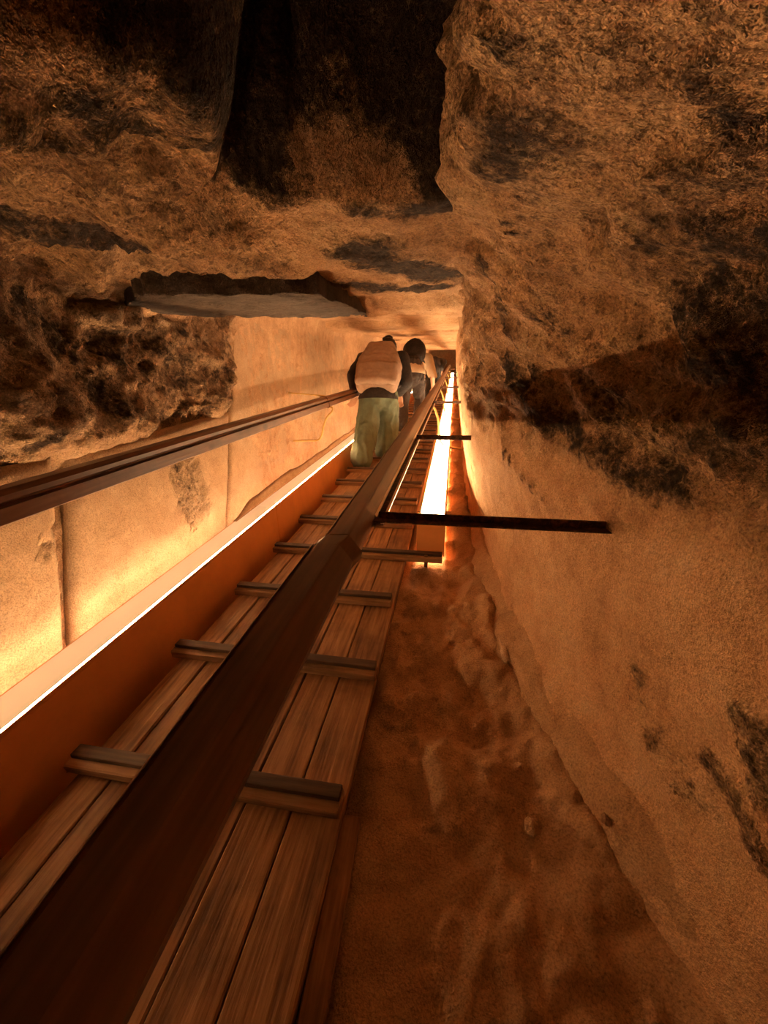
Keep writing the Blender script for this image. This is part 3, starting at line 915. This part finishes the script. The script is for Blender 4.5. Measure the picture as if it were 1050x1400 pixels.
def make_person(loc, label, J, colours, hood=None):
    """J: joints in metres from the rear foot, y uphill, z up"""
    root = empty('person', loc, False)
    tag(root, label, 'person')
    g = lambda k: Vector(J[k])
    bm = bmesh.new()
    pel, ch, nk, hd = g('pelvis'), g('chest'), g('neck'), g('head')
    cone_chain(bm, [pel, pel.lerp(ch, .5), ch], [.125, .115, .135])
    for s_ in ('l', 'r'):
        sg = -1 if s_ == 'l' else 1
        hip = pel+Vector((sg*.085, 0, -.02))
        cone_chain(bm, [hip, g(s_+'knee'), g(s_+'ankle')], [.082, .056, .038])
        cone_chain(bm, [g(s_+'ankle'), g(s_+'toe')], [.038, .028], 10)
        cone_chain(bm, [ch+Vector((sg*.04, 0, .03)), g(s_+'sh'), g(s_+'elbow'), g(s_+'wrist')], [.09, .055, .042, .027])
        hand(bm, g(s_+'wrist'), J[s_+'hdir'], J[s_+'thumb'], J[s_+'curl'])
    cone_chain(bm, [ch+Vector((0, .01, .05)), nk, hd], [.075, .055, .06])
    hdir = Vector(J['look']).normalized()
    up = (Vector((0, 0, 1))-hdir*hdir.z).normalized(); sd = hdir.cross(up)
    R = Matrix((sd, hdir, up)).transposed()
    ellipsoid(bm, hd, (.075, .095, .112), R)
    ellipsoid(bm, hd+R @ Vector((0, .035, -.055)), (.055, .06, .06), R)      # jaw
    ellipsoid(bm, hd+R @ Vector((0, .100, -.018)), (.012, .018, .024), R)     # nose
    for e in (-1, 1):
        ellipsoid(bm, hd+R @ Vector((e*.076, 0, -.01)), (.012, .020, .032), R)  # ears
        ellipsoid(bm, hd+R @ Vector((e*.030, .088, .008)), (.014, .010, .009), R)
    ellipsoid(bm, hd+R @ Vector((0, .088, -.058)), (.024, .012, .010), R)     # mouth
    link('body', fuse(bm, .008, 3), M['skin'], root)
    # hair
    bm = bmesh.new()
    ellipsoid(bm, hd+R @ Vector((0, -.015, .022)), (.086, .098, .106), R)
    ellipsoid(bm, hd+R @ Vector((0, -.055, -.04)), (.072, .055, .075), R)
    if hood == 'bun':
        for k in range(7):
            a = k*.9
            ellipsoid(bm, hd+R @ Vector((-.02+.035*math.cos(a), -.06, .105+.02*math.sin(a))), (.028, .028, .026), R)
    link('hair', fuse(bm, .009, 2, (.010, 18, 18, 2)), M['hair'], root)
    # trousers
    bm = bmesh.new()
    cone_chain(bm, [pel+Vector((0, 0, .10)), pel+Vector((0, -.01, -.05))], [J.get('waist', .145), J.get('seat', .165)])
    tw = J.get('leg', (.115, .098, .098))
    for s_ in ('l', 'r'):
        sg = -1 if s_ == 'l' else 1
        hip = pel+Vector((sg*.085, -.01, -.05))
        an = g(s_+'ankle'); cone_chain(bm, [hip, g(s_+'knee'), an+Vector((0, -.012, .0))], tw)
    me = fuse(bm, .011, 5, (.017, 13, 2.4, J.get('seed', 3)))
    link('trousers', me, M[colours['trousers']], root)
    # jacket
    bm = bmesh.new()
    cone_chain(bm, [pel+Vector((0, 0, J.get('hem', .06))), pel.lerp(ch, .55), ch+Vector((0, 0, .02))], [J.get('hemr', .165), .165, .175])
    for s_ in ('l', 'r'):
        sg = -1 if s_ == 'l' else 1
        cone_chain(bm, [ch+Vector((sg*.05, 0, .05)), g(s_+'sh'), g(s_+'elbow'), g(s_+'wrist')+(g(s_+'elbow')-g(s_+'wrist'))*.05], [.125, .086, .070, .052])
    cone_chain(bm, [ch+Vector((0, .02, .08)), nk], [.10, .078])
    jm = fuse(bm, .014, 5, (.008, 6, 6, 5))
    if 'cut' in J:
        b2 = bmesh.new(); b2.from_mesh(jm)
        bmesh.ops.bisect_plane(b2, geom=list(b2.verts)+list(b2.edges)+list(b2.faces), plane_co=(0, pel.y, J['cut']), plane_no=(0, -.25, 1), clear_inner=True)
        b2.to_mesh(jm); b2.free()
        for p in jm.polygons: p.use_smooth = True
    link('jacket', jm, M[colours['jacket']], root)
    # shoes
    for s_ in ('l', 'r'):
        bm = bmesh.new(); an, to = g(s_+'ankle'), g(s_+'toe')
        dv = (to-an); dv.z = dv.y*TANS; dv.normalize()
        c0 = an+Vector((0, -.035, 0)); c0.z = (c0.y)*TANS+.048
        cone_chain(bm, [c0, c0+dv*.10, c0+dv*.22], [.046, .046, .036], 12)
        sh = link('shoe', fuse(bm, .010, 3), M['shoe'], root)
        bm = bmesh.new()
        RX = Matrix.Rotation(SLOPE, 4, 'X')
        add_box(bm, -.044, .044, -.05, .25, 0, .022, .010, 2)
        link('sole', mesh_of(bm, 'sole'), M['sole'], sh, (an.x, an.y-.02, (an.y-.02)*TANS+.002), RX)
    return root

def make_pack(loc, label, c, w_, h_, dp, tilt, mats, group=None, pocket=True):
    """backpack standing on its base, its back pad towards +y, leaning uphill by tilt"""
    root = empty('backpack', loc, False)
    root.matrix_world = root.matrix_world @ Matrix.Rotation(-tilt, 4, 'X')
    tag(root, label, 'backpack')
    bm = bmesh.new()
    n = 9
    for k in range(n):
        z = h_*k/(n-1); t = k/(n-1)
        wd = w_/2*(.93+.10*math.sin(math.pi*min(1, t*1.2))) * (1-.30*max(0, t-.5)**1.5/.5**1.5)
        ds = dp/2*(.85+.25*math.sin(math.pi*t))
        for sx in (-1, 1):
            ellipsoid(bm, (sx*(wd-.07), 0, .05+(h_-.10)*t), (.075, ds, .075))
        ellipsoid(bm, (0, 0, .05+(h_-.10)*t), (max(.05, wd-.03), ds*1.12, .075))
    link('bag', fuse(bm, .012, 6, (.007, 7, 7, 1)), M[mats[0]], root)
    if pocket:
        bm = bmesh.new()
        for k in range(5):
            ellipsoid(bm, (0, -dp*.40, .06+.30*h_*k/4), (w_*.44, .055, .055))
            for sx in (-1, 1): ellipsoid(bm, (sx*w_*.36, -dp*.36, .06+.30*h_*k/4), (.055, .05, .055))
        link('pocket', fuse(bm, .012, 6, (.006, 9, 9, 4)), M[mats[0]], root)
    for sx in (-1, 1):
        bm = bmesh.new()
        pts = spline([(sx*w_*.22, dp*.45, h_*.86), (sx*w_*.26, dp*.45+.10, h_*.93), (sx*w_*.34, dp*.45+.20, h_*.80), (sx*w_*.42, dp*.45+.16, h_*.50), (sx*w_*.46, dp*.45+.02, h_*.22), (sx*w_*.42, dp*.3, h_*.14)], 6)
        add_tube(bm, pts, .016, 8)
        link('strap', mesh_of(bm, 'strap', True), M[mats[1]], root)
    bm = bmesh.new()
    add_tube(bm, spline([(-.05, dp*.3, h_-.03), (-.04, dp*.3, h_+.03), (.04, dp*.3, h_+.03), (.05, dp*.3, h_-.03)], 6), .010, 8)
    link('carry_loop', mesh_of(bm, 'carry_loop', True), M[mats[1]], root)
    return root

def pose(dx=0, **kw):
    J = dict(pelvis=(0, .18, .93), chest=(0, .32, 1.28), neck=(.01, .42, 1.46), head=(.01, .50, 1.545),
             lknee=(-.10, .12, .50), lankle=(-.10, .0, .085), ltoe=(-.11, .14, .10),
             rknee=(.10, .42, .66), rankle=(.10, .42, .28), rtoe=(.11, .56, .32),
             lsh=(-.20, .33, 1.36), lelbow=(-.29, .28, 1.10), lwrist=(-.285, .40, .93),
             rsh=(.20, .33, 1.36), relbow=(.28, .27, 1.10), rwrist=(.20, .42, .95),
             lhdir=(0, .8, -.6), lthumb=(1, 0, .2), lcurl=(-.3, -.3, -.9),
             rhdir=(0, .8, -.6), rthumb=(-1, 0, .2), rcurl=(.3, -.3, -.9), look=(.15, .9, -.45))
    J.update(kw)
    return J

P1 = (-.77, 3.63, -1.0)
person1 = make_person(P1, 'person in green trousers and black jacket climbing with a beige backpack', pose(
    pelvis=(0, .20, .83), chest=(0, .33, 1.14), neck=(.02, .44, 1.34), head=(.03, .50, 1.44),
    lknee=(-.095, .17, .46), lankle=(-.10, .03, .095), ltoe=(-.11, .16, .12), rknee=(.09, .40, .58), rankle=(.085, .36, .25), rtoe=(.095, .50, .31),
    lsh=(-.21, .32, 1.24), lelbow=(-.285, .20, 1.02), lwrist=(-.265, .22, .86), rsh=(.21, .32, 1.24), relbow=(.27, .30, .98), rwrist=(.17, .52, .95),
    lhdir=(-.1, .35, -.9), lthumb=(.9, .4, 0), lcurl=(-.8, .3, -.3),
    leg=(.120, .115, .112), waist=.15, seat=.165, hem=-.10, hemr=.215, cut=.755),
    dict(trousers='green_cloth', jacket='black_cloth'), 'bun')
def at_person(p, d):
    w_ = BASE @ Vector(p)+Vector(d); return BINV @ w_
make_pack(at_person(P1, (0, .065, .81)), 'large beige backpack on the back of the person in green trousers', None, .46, .56, .20, .28, ('beige_cloth', 'black_cloth'))
P2 = (-.62, 5.6, -1.0)
person2 = make_person(P2, 'person in black trousers and cream jacket carrying a black backpack', pose(seed=8, hem=-.04, hemr=.20, cut=.93, leg=(.105, .085, .075), chest=(0, .45, 1.22), neck=(.0, .60, 1.36), head=(.0, .70, 1.42),
    pelvis=(0, .18, .96), lsh=(-.20, .46, 1.30), rsh=(.20, .46, 1.30), lelbow=(-.27, .50, 1.02), relbow=(.29, .48, 1.02), lwrist=(-.27, .66, .90), rwrist=(.29, .66, .90)),
    dict(trousers='charcoal_cloth', jacket='cream_cloth'))
make_pack(at_person(P2, (0.0, .20, 1.17)), 'black backpack on the bent back of the person in cream jacket', None, .34, .44, .22, .55, ('black_cloth', 'black_cloth'), pocket=False)
P3 = (-.55, 10.5, -1.0)
person3 = make_person(P3, 'dark-clothed person farthest up the passage beside the handrail', pose(seed=12, chest=(0, .50, 1.16), neck=(0, .66, 1.28), head=(0, .76, 1.32), lsh=(-.2, .50, 1.22), rsh=(.2, .50, 1.22)),
    dict(trousers='black_cloth', jacket='charcoal_cloth'))


# ------------------------------------------------------------------ loose rocks
M['pale_rock'] = mat_rock('pale_rock', (.40, .25, .14), (.52, .34, .20), (.6, .42, .27), bump=.5)
def rock(px, n0, size, label, seed, mat):
    p = ray_at_n(px[0], px[1], n0)
    bm = bmesh.new(); bmesh.ops.create_icosphere(bm, subdivisions=3, radius=1)
    for v in bm.verts:
        q = v.co.copy(); k = 1+.35*noise.fractal(q*1.3+Vector((seed, 0, 0)), .9, 2, 3)
        v.co = Vector((q.x*size[0], q.y*size[1], q.z*size[2]))*k
    o = link('rock', mesh_of(bm, 'rock', True), mat, None, Vector(p)+Vector((0, 0, size[2]*.35)))
    tag(o, label, 'rock')
rock((728, 1132), -1.035, (.020, .018, .013), 'small broken rock lying on the sand beside the plinth', 1, M['sand'])
rock((828, 1122), -.985, (.010, .012, .008), 'dark stone chip resting on the right wall plinth', 2, M['mortar'])
rock((690, 885), -1.01, (.020, .085, .016), 'long pale rock sliver lying along the plinth foot', 3, M['pale_rock'])
